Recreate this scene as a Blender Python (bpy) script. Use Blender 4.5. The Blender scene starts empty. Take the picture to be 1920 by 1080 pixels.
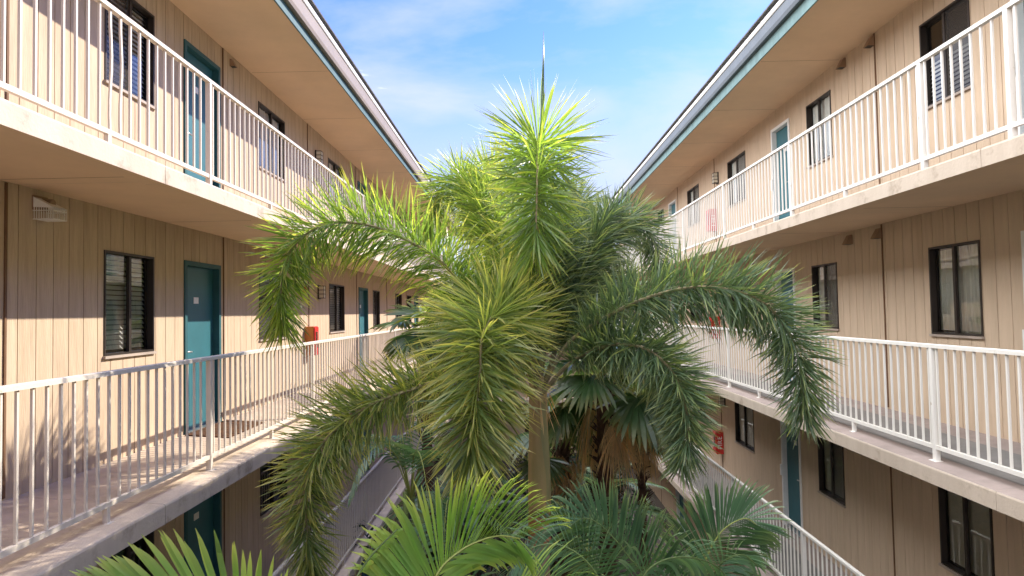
import bpy, math, random
from mathutils import Vector, Matrix, noise
C=bpy.context.scene.collection
scene=bpy.context.scene
# ------------------------------------------------------------ camera
EYE=6.86
cam_d=bpy.data.cameras.new("camera"); cam=bpy.data.objects.new("camera",cam_d); C.objects.link(cam)
cam_d.sensor_width=36.0; cam_d.lens=36.0*1250/1920; cam_d.clip_start=0.05; cam_d.clip_end=2000
cam.matrix_world=Matrix(((0.99977978,0.0189981,0.00891395,0),(0.00959334,-0.03597504,-0.99930664,0),
    (-0.01866425,0.99917209,-0.03614937,EYE),(0,0,0,1)))
scene.camera=cam
# ------------------------------------------------------------ sky and sun
SUN_V=Vector((1.0,0.80,0.89)).normalized()
sun_el=math.asin(SUN_V.z); sun_az=math.atan2(SUN_V.x,SUN_V.y)   # azimuth clockwise from +Y
w=bpy.data.worlds.new("World"); scene.world=w; w.use_nodes=True
nt=w.node_tree; N=nt.nodes; N.clear()
out=N.new('ShaderNodeOutputWorld'); bg=N.new('ShaderNodeBackground'); sky=N.new('ShaderNodeTexSky')
sky.sky_type='NISHITA'; sky.sun_disc=False; sky.sun_elevation=sun_el; sky.sun_rotation=sun_az
sky.air_density=1.35; sky.dust_density=0.5; sky.ozone_density=3.0; sky.altitude=0
tc=N.new('ShaderNodeTexCoord')
def nd(k,**kw):
    n=N.new(k)
    for a,v in kw.items(): setattr(n,a,v)
    return n
def ln(a,b): nt.links.new(a,b)
mp=nd('ShaderNodeMapping'); mp.inputs['Scale'].default_value=(1.0,1.0,3.0); mp.inputs['Rotation'].default_value=(0.12,0.1,0.35); mp.inputs['Location'].default_value=(0.35,0.0,0.22)
no=nd('ShaderNodeTexNoise'); no.inputs['Scale'].default_value=2.3; no.inputs['Detail'].default_value=9; no.inputs['Roughness'].default_value=.56; no.inputs['Distortion'].default_value=.25
ln(tc.outputs['Generated'],mp.inputs[0]); ln(mp.outputs[0],no.inputs[0])
sep=nd('ShaderNodeSeparateXYZ'); ln(tc.outputs['Generated'],sep.inputs[0])
# deeper blue higher up, pale air near the horizon
tint=nd('ShaderNodeMixRGB',blend_type='MULTIPLY'); tint.inputs[0].default_value=1; tint.inputs[2].default_value=(.32,.43,1.02,1); ln(sky.outputs[0],tint.inputs[1])
zr=nd('ShaderNodeMapRange'); zr.inputs[1].default_value=.13; zr.inputs[2].default_value=.40; zr.inputs[3].default_value=.92; zr.inputs[4].default_value=0.0; zr.interpolation_type='SMOOTHSTEP'; ln(sep.outputs[2],zr.inputs[0])
hz=nd('ShaderNodeMixRGB'); hz.inputs[2].default_value=(2.05,2.3,2.75,1); ln(zr.outputs[0],hz.inputs[0]); ln(tint.outputs[0],hz.inputs[1])
# wisps ahead, unseen bright cloud bank overhead and left, added to light right facade
rp=nd('ShaderNodeValToRGB'); rp.color_ramp.elements[0].position=.46; rp.color_ramp.elements[1].position=.72; rp.color_ramp.elements[1].color=(.75,.75,.75,1)
ln(no.outputs[0],rp.inputs[0])
mx=nd('ShaderNodeMixRGB'); mx.inputs[2].default_value=(2.5,2.6,2.75,1); ln(rp.outputs[0],mx.inputs[0]); ln(hz.outputs[0],mx.inputs[1])
bz=nd('ShaderNodeMath',operation='MULTIPLY_ADD'); ln(sep.outputs[1],bz.inputs[0]); bz.inputs[1].default_value=-.12
xz=nd('ShaderNodeMath',operation='MULTIPLY'); ln(sep.outputs[0],xz.inputs[0]); xz.inputs[1].default_value=-.6; ln(xz.outputs[0],bz.inputs[2])
bz2=nd('ShaderNodeMath',operation='ADD'); zz=nd('ShaderNodeMath',operation='MULTIPLY'); ln(sep.outputs[2],zz.inputs[0]); zz.inputs[1].default_value=.75
ln(bz.outputs[0],bz2.inputs[0]); ln(zz.outputs[0],bz2.inputs[1])
bz3=nd('ShaderNodeMath',operation='ADD'); ln(bz2.outputs[0],bz3.inputs[0]); ln(no.outputs[0],bz3.inputs[1])
br=nd('ShaderNodeMapRange'); br.inputs[1].default_value=.90; br.inputs[2].default_value=1.2; ln(bz3.outputs[0],br.inputs[0])
mb_=nd('ShaderNodeMixRGB'); mb_.inputs[2].default_value=(17.0,16.9,16.9,1); ln(br.outputs[0],mb_.inputs[0]); ln(mx.outputs[0],mb_.inputs[1])
ln(mb_.outputs[0],bg.inputs[0])
bg.inputs[1].default_value=0.12
nt.links.new(bg.outputs[0],out.inputs[0])
sd=bpy.data.lights.new("sun","SUN"); so=bpy.data.objects.new("sun",sd); C.objects.link(so)
sd.energy=3.0; sd.angle=math.radians(.5); sd.color=(1.0,.91,.77)
so.rotation_euler=SUN_V.to_track_quat('Z','Y').to_euler(); so.location=(20,16,25)
scene.view_settings.view_transform='Standard'; scene.view_settings.look='None'
scene.view_settings.exposure=1.63; scene.view_settings.gamma=1
scene.cycles.max_bounces=9; scene.cycles.diffuse_bounces=5; scene.cycles.transparent_max_bounces=12
# ------------------------------------------------------------ materials
def mat(name,col,rough=.7,metal=0.,var=.0,vscale=3.,bump=0.,bscale=30.,stretch=(1,1,1),spec=.3,col2=None,streak=0.,lo=.32,hi=.68):
    m=bpy.data.materials.new(name); m.use_nodes=True; t=m.node_tree; n=t.nodes; b=n['Principled BSDF']
    b.inputs['Roughness'].default_value=rough; b.inputs['Metallic'].default_value=metal; b.inputs['Specular IOR Level'].default_value=spec
    co=n.new('ShaderNodeTexCoord'); mpp=n.new('ShaderNodeMapping'); mpp.inputs['Scale'].default_value=stretch
    t.links.new(co.outputs['Object'],mpp.inputs[0])
    b.inputs['Base Color'].default_value=(*col,1)
    if var or col2:
        a=n.new('ShaderNodeTexNoise'); a.inputs['Scale'].default_value=vscale; a.inputs['Detail'].default_value=7; a.inputs['Roughness'].default_value=.65
        t.links.new(mpp.outputs[0],a.inputs[0])
        r=n.new('ShaderNodeValToRGB'); r.color_ramp.elements[0].position=lo; r.color_ramp.elements[1].position=hi
        c2=col2 or tuple(c*(1-var) for c in col)
        r.color_ramp.elements[0].color=(*c2,1); r.color_ramp.elements[1].color=(*[min(1,c*(1+var*.5)) for c in col],1)
        t.links.new(a.outputs[0],r.inputs[0]); src=r.outputs[0]
        if streak:
            a2=n.new('ShaderNodeTexNoise'); a2.inputs['Scale'].default_value=1.; a2.inputs['Detail'].default_value=5
            mp2=n.new('ShaderNodeMapping'); mp2.inputs['Scale'].default_value=(7,7,.45)
            t.links.new(co.outputs['Object'],mp2.inputs[0]); t.links.new(mp2.outputs[0],a2.inputs[0])
            r2=n.new('ShaderNodeValToRGB'); r2.color_ramp.elements[0].position=.3; r2.color_ramp.elements[1].position=.62
            r2.color_ramp.elements[0].color=(1-streak,1-streak*1.1,1-streak*1.25,1); r2.color_ramp.elements[1].color=(1,1,1,1)
            t.links.new(a2.outputs[0],r2.inputs[0])
            ml=n.new('ShaderNodeMixRGB'); ml.blend_type='MULTIPLY'; ml.inputs[0].default_value=1
            t.links.new(src,ml.inputs[1]); t.links.new(r2.outputs[0],ml.inputs[2]); src=ml.outputs[0]
        t.links.new(src,b.inputs['Base Color'])
    if bump:
        a=n.new('ShaderNodeTexNoise'); a.inputs['Scale'].default_value=bscale; a.inputs['Detail'].default_value=6
        t.links.new(mpp.outputs[0],a.inputs[0]); bp=n.new('ShaderNodeBump'); bp.inputs['Strength'].default_value=bump; bp.inputs['Distance'].default_value=.01
        t.links.new(a.outputs[0],bp.inputs['Height']); t.links.new(bp.outputs[0],b.inputs['Normal'])
    return m
M={}
M['siding']=mat('painted plywood siding',(.53,.41,.295),.75,var=.15,vscale=5,bump=.55,bscale=22,stretch=(3,3,.35),streak=.13)
M['siding_r']=mat('smooth painted plywood siding',(.58,.45,.33),.75,var=.10,vscale=4,bump=.45,bscale=22,stretch=(3,3,.35),streak=.08)
M['groove']=mat('dark brown siding groove',(.27,.18,.12),.85,var=.2)  # groove faces a darker brown than the boards
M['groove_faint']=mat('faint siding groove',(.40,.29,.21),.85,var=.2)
M['joint']=mat('brown joint batten',(.16,.085,.045),.7,var=.3)
M['slab']=mat('painted concrete edge',(.53,.45,.375),.8,var=.08,vscale=4.5,col2=(.33,.26,.20),lo=.27,hi=.46,bump=.25,bscale=40,streak=.10)
M['soffit']=mat('tan soffit paint',(.72,.53,.355),.8,var=.08,vscale=1.2,bump=.08,bscale=30)
M['floor']=mat('worn taupe floor coating',(.54,.44,.34),.8,var=.22,vscale=3,bump=.3,bscale=60)
M['floor_r']=mat('mauve floor coating with painted shade',(.30,.245,.225),.8,var=.2,vscale=3,bump=.3,bscale=60)  # darker copy of the floor coating, right side's shade put into the colour
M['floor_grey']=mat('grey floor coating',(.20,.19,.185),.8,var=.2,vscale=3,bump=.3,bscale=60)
M['rail']=mat('cream rail paint',(.70,.68,.645),.45,var=.05,vscale=9,col2=(.42,.33,.25),lo=.26,hi=.36,bump=.1,bscale=60,spec=.4)
M['rail_l']=mat('weathered cream rail paint',(.60,.54,.465),.5,var=.05,vscale=9,col2=(.33,.22,.14),lo=.27,hi=.37,bump=.12,bscale=60,spec=.4)
M['teal']=mat('teal door paint',(.028,.13,.16),.45,var=.12,vscale=3,spec=.4)
M['teal_trim']=mat('teal trim paint',(.025,.10,.115),.55,var=.15,vscale=4)
M['teal_fascia']=mat('dark teal fascia paint',(.085,.17,.185),.6,var=.2,vscale=5,streak=.15)
M['teal_fascia_r']=mat('pale teal fascia paint',(.16,.26,.27),.6,var=.2,vscale=5,streak=.15)
M['white']=mat('white trim paint',(.76,.76,.75),.5,var=.07,vscale=6)
M['bronze']=mat('dark bronze aluminium',(.045,.035,.03),.4,metal=.3,var=.2)
M['sill']=mat('grey sill paint',(.40,.33,.28),.6,var=.2)
M['dark']=mat('unlit room',(.05,.045,.04),.9)
M['blind']=mat('white blind slats',(.78,.77,.73),.5)
M['curtain']=mat('grey white drape',(.86,.86,.84),.85,var=.1)
M['gutter_l']=mat('taupe gutter metal',(.27,.22,.18),.5,var=.1)
M['gutter_r']=mat('slate gutter metal',(.13,.15,.17),.45,var=.15)
M['flash']=mat('pale drip edge metal',(.70,.68,.66),.5,var=.1)
M['roof']=mat('grey asphalt shingles',(.14,.14,.14),.95,var=.4,vscale=12,bump=.5)
M['red']=mat('red cabinet paint',(.55,.02,.018),.35,spec=.5,var=.08)
M['orange']=mat('orange cabinet side',(.55,.20,.05),.5,var=.12)  # orange for the cabinet side that faces the camera
M['textwhite']=mat('white lettering',(.8,.8,.8),.6)
M['metal']=mat('brushed metal',(.55,.55,.55),.35,metal=.9)
M['black']=mat('black plastic',(.02,.02,.02),.4)
M['lampglass']=mat('milky lamp glass',(.70,.66,.55),.3)
M['vent']=mat('tan vent hood',(.30,.20,.13),.6,var=.15)
M['mat']=mat('coir doormat',(.13,.06,.028),.95,var=.7,vscale=16,bump=.6,bscale=120)
M['soil']=mat('dark mulch soil',(.035,.028,.022),.95,var=.5,vscale=3,bump=.8,bscale=12)
M['path']=mat('concrete path',(.10,.085,.075),.85,var=.2,vscale=2)  # concrete darkened: wetness and courtyard shade put into the colour
M['bark']=mat('palm bark',(.28,.20,.14),.9,var=.35,vscale=4,bump=.7,bscale=14,stretch=(1,1,5))
M['darkbark']=mat('fibrous dark bark',(.11,.06,.04),.95,var=.5,vscale=9,bump=.9,bscale=25)
M['ring']=mat('orange brown leaf scar',(.42,.20,.10),.85,var=.4,vscale=9,bump=.5,bscale=30,stretch=(1,1,4))
M['stem']=mat('green cane stem',(.14,.19,.06),.6,var=.3,vscale=8)
def glass_mat(name,tint,screen=0.):
    m=bpy.data.materials.new(name); m.use_nodes=True; t=m.node_tree; n=t.nodes; n.clear()
    o=n.new('ShaderNodeOutputMaterial'); tr=n.new('ShaderNodeBsdfTransparent'); gl=n.new('ShaderNodeBsdfGlossy')
    fr=n.new('ShaderNodeFresnel'); mi=n.new('ShaderNodeMixShader'); fr.inputs[0].default_value=1.75
    tr.inputs[0].default_value=(*tint,1); gl.inputs['Roughness'].default_value=.015; gl.inputs[0].default_value=(.95,.95,.95,1)
    bpn=n.new('ShaderNodeBump'); nz=n.new('ShaderNodeTexNoise'); nz.inputs['Scale'].default_value=1.6; bpn.inputs['Strength'].default_value=.04; bpn.inputs['Distance'].default_value=.05
    c=n.new('ShaderNodeTexCoord'); t.links.new(c.outputs['Object'],nz.inputs[0]); t.links.new(nz.outputs[0],bpn.inputs['Height']); t.links.new(bpn.outputs[0],gl.inputs['Normal'])
    t.links.new(fr.outputs[0],mi.inputs[0]); t.links.new(tr.outputs[0],mi.inputs[1]); t.links.new(gl.outputs[0],mi.inputs[2]); t.links.new(mi.outputs[0],o.inputs[0])
    return m
M['glass']=glass_mat('window glass',(.93,.95,.94))
def screen_mat():
    m=bpy.data.materials.new('insect screen'); m.use_nodes=True; t=m.node_tree; n=t.nodes; n.clear()
    o=n.new('ShaderNodeOutputMaterial'); tr=n.new('ShaderNodeBsdfTransparent'); df=n.new('ShaderNodeBsdfDiffuse'); df.inputs[0].default_value=(.10,.09,.085,1)
    mi=n.new('ShaderNodeMixShader'); mi.inputs[0].default_value=.42
    t.links.new(tr.outputs[0],mi.inputs[1]); t.links.new(df.outputs[0],mi.inputs[2]); t.links.new(mi.outputs[0],o.inputs[0]); return m
M['screen']=screen_mat()
def leaf_mat(name,base,tip,yel,trans=.35,rough=.33):
    """per leaflet variation comes from the attributes 'lv' (random per leaflet) and 'lt' (0 base .. 1 tip)"""
    m=bpy.data.materials.new(name); m.use_nodes=True; t=m.node_tree; n=t.nodes; b=n['Principled BSDF']; o=n['Material Output']
    av=n.new('ShaderNodeAttribute'); av.attribute_name='lv'; at=n.new('ShaderNodeAttribute'); at.attribute_name='lt'
    r=n.new('ShaderNodeValToRGB'); e=r.color_ramp.elements; e[0].position=0; e[0].color=(*[c*.62 for c in base],1); e[1].position=1; e[1].color=(*yel,1)
    x=e.new(.62); x.color=(*base,1); t.links.new(av.outputs['Fac'],r.inputs[0])
    rt=n.new('ShaderNodeValToRGB'); rt.color_ramp.elements[0].position=.55; rt.color_ramp.elements[1].position=1.
    t.links.new(at.outputs['Fac'],rt.inputs[0])
    ml=n.new('ShaderNodeMath'); ml.operation='MULTIPLY'; t.links.new(rt.outputs[0],ml.inputs[0]); t.links.new(av.outputs['Fac'],ml.inputs[1])
    mi=n.new('ShaderNodeMixRGB'); t.links.new(ml.outputs[0],mi.inputs[0]); t.links.new(r.outputs[0],mi.inputs[1]); mi.inputs[2].default_value=(*tip,1)
    t.links.new(mi.outputs[0],b.inputs['Base Color']); b.inputs['Roughness'].default_value=rough; b.inputs['Specular IOR Level'].default_value=.45
    tl=n.new('ShaderNodeBsdfTranslucent'); hs=n.new('ShaderNodeMixRGB'); hs.blend_type='MULTIPLY'; hs.inputs[0].default_value=1
    hs.inputs[2].default_value=(3.4,3.1,1.4,1); t.links.new(mi.outputs[0],hs.inputs[1]); t.links.new(hs.outputs[0],tl.inputs[0])
    ms=n.new('ShaderNodeMixShader'); ms.inputs[0].default_value=trans
    t.links.new(b.outputs[0],ms.inputs[1]); t.links.new(tl.outputs[0],ms.inputs[2]); t.links.new(ms.outputs[0],o.inputs[0])
    return m
M['leaf']=leaf_mat('foxtail leaflet',(.11,.19,.05),(.36,.34,.11),(.19,.28,.055),.46)
M['leaf_cool']=leaf_mat('cool green leaflet',(.10,.165,.10),(.30,.31,.15),(.19,.26,.11),.32)
M['leaf_old']=leaf_mat('aging leaflet',(.115,.175,.07),(.44,.39,.16),(.25,.30,.10),.38)
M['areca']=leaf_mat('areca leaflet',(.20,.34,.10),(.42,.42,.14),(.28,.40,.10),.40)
M['areca_dark']=leaf_mat('palm leaflet with painted shade',(.08,.165,.095),(.26,.30,.17),(.13,.23,.10),.28)  # darker areca green, shade on the fronds put into the colour
M['fan']=leaf_mat('fan palm leaf',(.05,.11,.045),(.30,.24,.10),(.09,.14,.04),.3)
M['dead']=leaf_mat('dry palm leaf',(.50,.38,.25),(.58,.46,.32),(.66,.38,.15),.35,.8)
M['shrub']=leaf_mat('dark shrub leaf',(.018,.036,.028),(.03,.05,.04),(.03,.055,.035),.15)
M['rachis_d']=mat('dark green leaf stalk',(.10,.15,.05),.6,var=.2,vscale=6)
M['rachis']=mat('brown leaf stalk',(.30,.25,.14),.7,var=.3,vscale=6)
M['rachis_g']=mat('yellow green leaf stalk',(.26,.30,.08),.5,var=.2,vscale=6)
# ------------------------------------------------------------ object helpers
class MB:
    def __init__(s): s.v=[]; s.f=[]; s.mi=[]; s.lv=[]; s.lt=[]; s.attr=False
    def box(s,x0,x1,y0,y1,z0,z1,m=0):
        if x0>x1:x0,x1=x1,x0
        b=len(s.v); s.v+=[(x0,y0,z0),(x1,y0,z0),(x1,y1,z0),(x0,y1,z0),(x0,y0,z1),(x1,y0,z1),(x1,y1,z1),(x0,y1,z1)]
        s.f+=[(b,b+3,b+2,b+1),(b+4,b+5,b+6,b+7),(b,b+1,b+5,b+4),(b+1,b+2,b+6,b+5),(b+2,b+3,b+7,b+6),(b+3,b,b+4,b+7)]; s.mi+=[m]*6
    def quad(s,a,b_,c,d,m=0):
        b=len(s.v); s.v+=[tuple(a),tuple(b_),tuple(c),tuple(d)]; s.f.append((b,b+1,b+2,b+3)); s.mi.append(m)
    def prism(s,prof,y0,y1,m=0):
        """closed x,z outline extruded along y"""
        b=len(s.v); n=len(prof); s.v+=[(x,y0,z) for x,z in prof]+[(x,y1,z) for x,z in prof]
        ar=sum(prof[i][0]*prof[(i+1)%n][1]-prof[(i+1)%n][0]*prof[i][1] for i in range(n))
        for i in range(n):
            j=(i+1)%n; q=(b+i,b+j,b+n+j,b+n+i)
            s.f.append(q if ar<0 else q[::-1]); s.mi.append(m)
        a=tuple(range(b,b+n)); c=tuple(range(b+n,b+2*n))
        s.f+= [a,c[::-1]] if ar>0 else [a[::-1],c]; s.mi+=[m,m]
        # (caps first towards -y)
    def tube(s,pts,rad,n=7,m=0,cap=True):
        pts=[Vector(p) for p in pts]; rings=[]; ref=Vector((0.31,.2,.93))
        for i,p in enumerate(pts):
            t=(pts[min(i+1,len(pts)-1)]-pts[max(i-1,0)]).normalized()
            a=t.cross(ref); 
            if a.length<.05: a=t.cross(Vector((1,0,0)))
            a.normalize(); c=t.cross(a); r=rad[i] if hasattr(rad,'__len__') else rad
            b=len(s.v); s.v+=[tuple(p+(a*math.cos(k*2*math.pi/n)+c*math.sin(k*2*math.pi/n))*r) for k in range(n)]; rings.append(b)
        for i in range(len(rings)-1):
            for k in range(n):
                s.f.append((rings[i]+k,rings[i]+(k+1)%n,rings[i+1]+(k+1)%n,rings[i+1]+k)); s.mi.append(m)
        if cap:
            s.f.append(tuple(rings[0]+k for k in range(n))[::-1]); s.f.append(tuple(rings[-1]+k for k in range(n))); s.mi+=[m,m]
    def build(s,name,mats,parent=None,smooth=False):
        me=bpy.data.meshes.new(name); me.from_pydata(s.v,[],s.f)
        if not isinstance(mats,(list,tuple)): mats=[mats]
        for m in mats: me.materials.append(m)
        me.polygons.foreach_set('material_index',s.mi[:len(s.f)])
        if smooth: me.polygons.foreach_set('use_smooth',[True]*len(s.f))
        if s.attr:
            for nm,dat in (('lv',s.lv),('lt',s.lt)):
                a=me.attributes.new(nm,'FLOAT','POINT'); dat=dat+[0.]*(len(s.v)-len(dat)); a.data.foreach_set('value',dat)
        me.update()
        o=bpy.data.objects.new(name,me); C.objects.link(o)
        if parent: o.parent=parent
        return o
def tag(o,label=None,cat=None,group=None,kind=None):
    if label:o['label']=label
    if cat:o['category']=cat
    if group:o['group']=group
    if kind:o['kind']=kind
    return o
def empty(name,loc=(0,0,0)):
    o=bpy.data.objects.new(name,None); o.location=loc; C.objects.link(o); o.empty_display_size=.1; return o
def rel(mb,loc):
    mb.v=[(x-loc[0],y-loc[1],z-loc[2]) for x,y,z in mb.v]; return mb
# ------------------------------------------------------------ ground
g=MB(); g.quad((-400,-300,0),(400,-300,0),(400,700,0),(-400,700,0)); tag(g.build('ground',M['soil']),'dark mulch ground of the courtyard','ground',kind='structure')
for x0,x1,lab in ((-4.2,-2.6,'left'),(3.5,5.1,'right')):
    g=MB(); g.box(x0,x1,-6,33,-.1,.06); tag(g.build('path',M['path']),'concrete walk at the foot of the %s building'%lab,'path',kind='structure')
# ------------------------------------------------------------ buildings
Y0,Y1=-6.0,32.0
STOREY=2.685
EDGE=[5.405+STOREY*k for k in (-2,-1,0,1)]        # top of each walkway edge; level 0 is at the ground
ROOFZ=EYE+3.70
def building(side):
    s=1 if side=='left' else -1
    W=-3.99 if s==1 else 4.91; ED=-2.80 if s==1 else 3.68
    def X(d): return W+s*d                         # d = distance out of the wall
    ed=abs(W-ED)
    root=empty('apartment_building',(W,13,0)); L=(W,13,0)
    tag(root,'tan apartment block on the left with sunlit walls and teal doors' if s==1 else 'tan apartment block on the right with shaded walls and white trimmed doors','apartment building')
    def put(mb,name,m,parent=root,smooth=False): return rel(mb,L).build(name,m,parent,smooth)
    # openings: (kind, y0, y1)
    if s==1: base=[('win',6.38,7.26),('door',7.92,8.88),('win',10.23,11.40),('win',14.04,15.25),('door',16.63,17.63),('win',18.28,19.14),('win',21.61,22.78),('win',23.9,24.8),('door',25.5,26.5),('win',28.4,29.5),('win',2.9,4.05),('door',-.6,.4),('win',-3.,-2.)]
    else: base=[('win',7.10,7.98),('door',11.85,12.70),('win',10.28,11.15),('win',14.18,15.38),('win',17.85,19.05),('door',20.42,21.40),('win',22.2,23.1),('win',25.5,26.6),('win',28.6,29.6),('door',5.55,6.50),('win',2.9,4.05),('door',-.6,.4),('win',-3.,-2.)]
    joints=[5.13,8.97,12.64,16.4,20.18,23.7,27.3] 
    rnd=random.Random(5 if s==1 else 9)
    GW=.009; step=.2035
    for lv in range(4):
        zf=(EDGE[lv]+.075) if lv else .06
        zc=EDGE[lv+1]-.134 if lv<3 else ROOFZ+.002
        fz=EDGE[lv]+.075
        ops=[]
        for k,a,b in base:
            if k=='win': ops.append((k,a,b,fz+1.03,fz+2.055))
            else: ops.append((k,a,b,zf,fz+2.075))
        # siding with real grooves
        mb=MB(); cuts=set([Y0,Y1]); grooves=[]
        y=Y0+.06
        while y<Y1:
            if not any(a-.03<y<b+.03 and False for _,a,b,_,_ in ops): grooves.append(y); cuts|={y,y+GW}
            y+=step+rnd.uniform(-.004,.004) if rnd.random()>.0 else step
        for _,a,b,_,_ in ops: cuts|={a,b}
        cuts=sorted(cuts)
        gi=0; prev=None
        for a,b in zip(cuts,cuts[1:]):
            if b-a<1e-5: continue
            mid=(a+b)/2; ing=any(gy<=mid<=gy+GW for gy in grooves[max(0,gi-2):gi+3]) 
            while gi<len(grooves)-1 and grooves[gi]+GW<mid: gi+=1
            ing=grooves[gi]<=mid<=grooves[gi]+GW
            d=-.012 if ing else 0.
            zs=[(zf,zc)]
            for _,oa,ob,z0,z1 in ops:
                if oa<mid<ob: zs=[q for q in ((zf,z0),(z1,zc)) if q[1]-q[0]>.001]
            for z0,z1 in zs:
                p=[(X(d),a,z0),(X(d),b,z0),(X(d),b,z1),(X(d),a,z1)]
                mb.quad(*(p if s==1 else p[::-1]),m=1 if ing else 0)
                if ing:
                    mb.quad((X(0),a,z0),(X(d),a,z0),(X(d),a,z1),(X(0),a,z1)); mb.quad((X(d),b,z0),(X(0),b,z0),(X(0),b,z1),(X(d),b,z1))
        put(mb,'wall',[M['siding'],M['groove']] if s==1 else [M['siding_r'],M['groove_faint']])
        # joint battens
        for jy in joints:
            if any(a-.02<jy<b+.02 for _,a,b,_,_ in ops): continue
            mb=MB(); mb.box(X(.001),X(.012),jy,jy+.022,zf+.02,zc-.01); put(mb,'joint_batten',M['joint'])
        # walkway slab
        if lv:
            segs=[Y0,-1.,5.27,7.9,14.2,20.5,26.5,Y1]
            z=EDGE[lv]
            for a,b in zip(segs,segs[1:]):
                mb=MB(); b2=b-.006
                prof=[(X(ed-.02),z),(X(ed-.005),z-.006),(X(ed),z-.02),(X(ed),z-.155),(X(ed-.16),z-.155),(X(ed-.16),z-.135),(X(0),z-.135),(X(0),z+.075)]
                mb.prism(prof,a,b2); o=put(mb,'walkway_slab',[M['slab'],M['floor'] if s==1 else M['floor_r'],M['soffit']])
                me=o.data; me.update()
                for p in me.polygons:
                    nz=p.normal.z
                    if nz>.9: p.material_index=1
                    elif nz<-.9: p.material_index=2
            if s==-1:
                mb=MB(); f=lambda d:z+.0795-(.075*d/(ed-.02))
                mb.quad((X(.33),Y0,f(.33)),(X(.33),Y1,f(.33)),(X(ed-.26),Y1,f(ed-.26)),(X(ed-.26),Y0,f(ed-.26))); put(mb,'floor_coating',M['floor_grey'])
        ys_=Y0+1.3
        while ys_<Y1:
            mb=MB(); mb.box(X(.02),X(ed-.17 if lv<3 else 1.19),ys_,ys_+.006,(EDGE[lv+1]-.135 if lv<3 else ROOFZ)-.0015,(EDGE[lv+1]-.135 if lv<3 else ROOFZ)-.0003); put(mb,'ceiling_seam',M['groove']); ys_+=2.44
        # openings
        for k,a,b,z0,z1 in ops:
            if k=='win': window(put,X,s,a,b,z0,z1,lv,rnd)
            else: door(put,X,s,a,b,z0,z1,lv,rnd)
    # body behind the facade, ends
    mb=MB(); xb=W-s*9
    mb.quad((W,Y0,0),(xb,Y0,0),(xb,Y0,ROOFZ),(W,Y0,ROOFZ)); mb.quad((W,Y1,0),(xb,Y1,0),(xb,Y1,ROOFZ),(W,Y1,ROOFZ)); mb.quad((xb,Y0,0),(xb,Y1,0),(xb,Y1,ROOFZ),(xb,Y0,ROOFZ))
    put(mb,'outer_wall',M['siding'])
    mb=MB(); mb.quad((X(-.62),Y0,0),(X(-.62),Y1,0),(X(-.62),Y1,ROOFZ),(X(-.62),Y0,ROOFZ)); put(mb,'inner_wall',M['dark'])
    # eaves
    se=1.20 if s==1 else 1.22                      # soffit edge distance from the wall
    zf=ROOFZ
    mb=MB(); mb.box(X(-.3),X(se),Y0,Y1,zf,zf+.03); put(mb,'soffit',M['soffit'])
    mb=MB(); mb.box(X(se+.001),X(se+.022),Y0,Y1,zf-.012,zf+.17); put(mb,'fascia_board',M['teal_fascia'] if s==1 else M['teal_fascia_r'])
    mb=MB()
    gb=.115 if s==1 else .15
    prof=[(X(se+.024),zf+gb),(X(se+.082),zf+gb),(X(se+.095),zf+gb+.05),(X(se+.095),zf+.34),(X(se+.024),zf+.34)]
    mb.prism(prof,Y0,Y1); put(mb,'gutter',M['gutter_l'] if s==1 else M['gutter_r'])
    mb=MB(); mb.prism([(X(se+.03),zf+.343),(X(se+.104),zf+.343),(X(se+.112),zf+.355),(X(se+.112),zf+.415),(X(se+.03),zf+.475)],Y0,Y1); put(mb,'drip_edge',M['flash'])
    mb=MB(); mb.prism([(X(se+.135),zf+.468),(X(se+.135),zf+.492),(X(-4.6),zf+1.3),(X(-9.8),zf+.45),(X(-9.8),zf+.40),(X(-4.6),zf+1.2)],Y0-.3,Y1+.3); put(mb,'roof',M['roof'])
    return root
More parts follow.
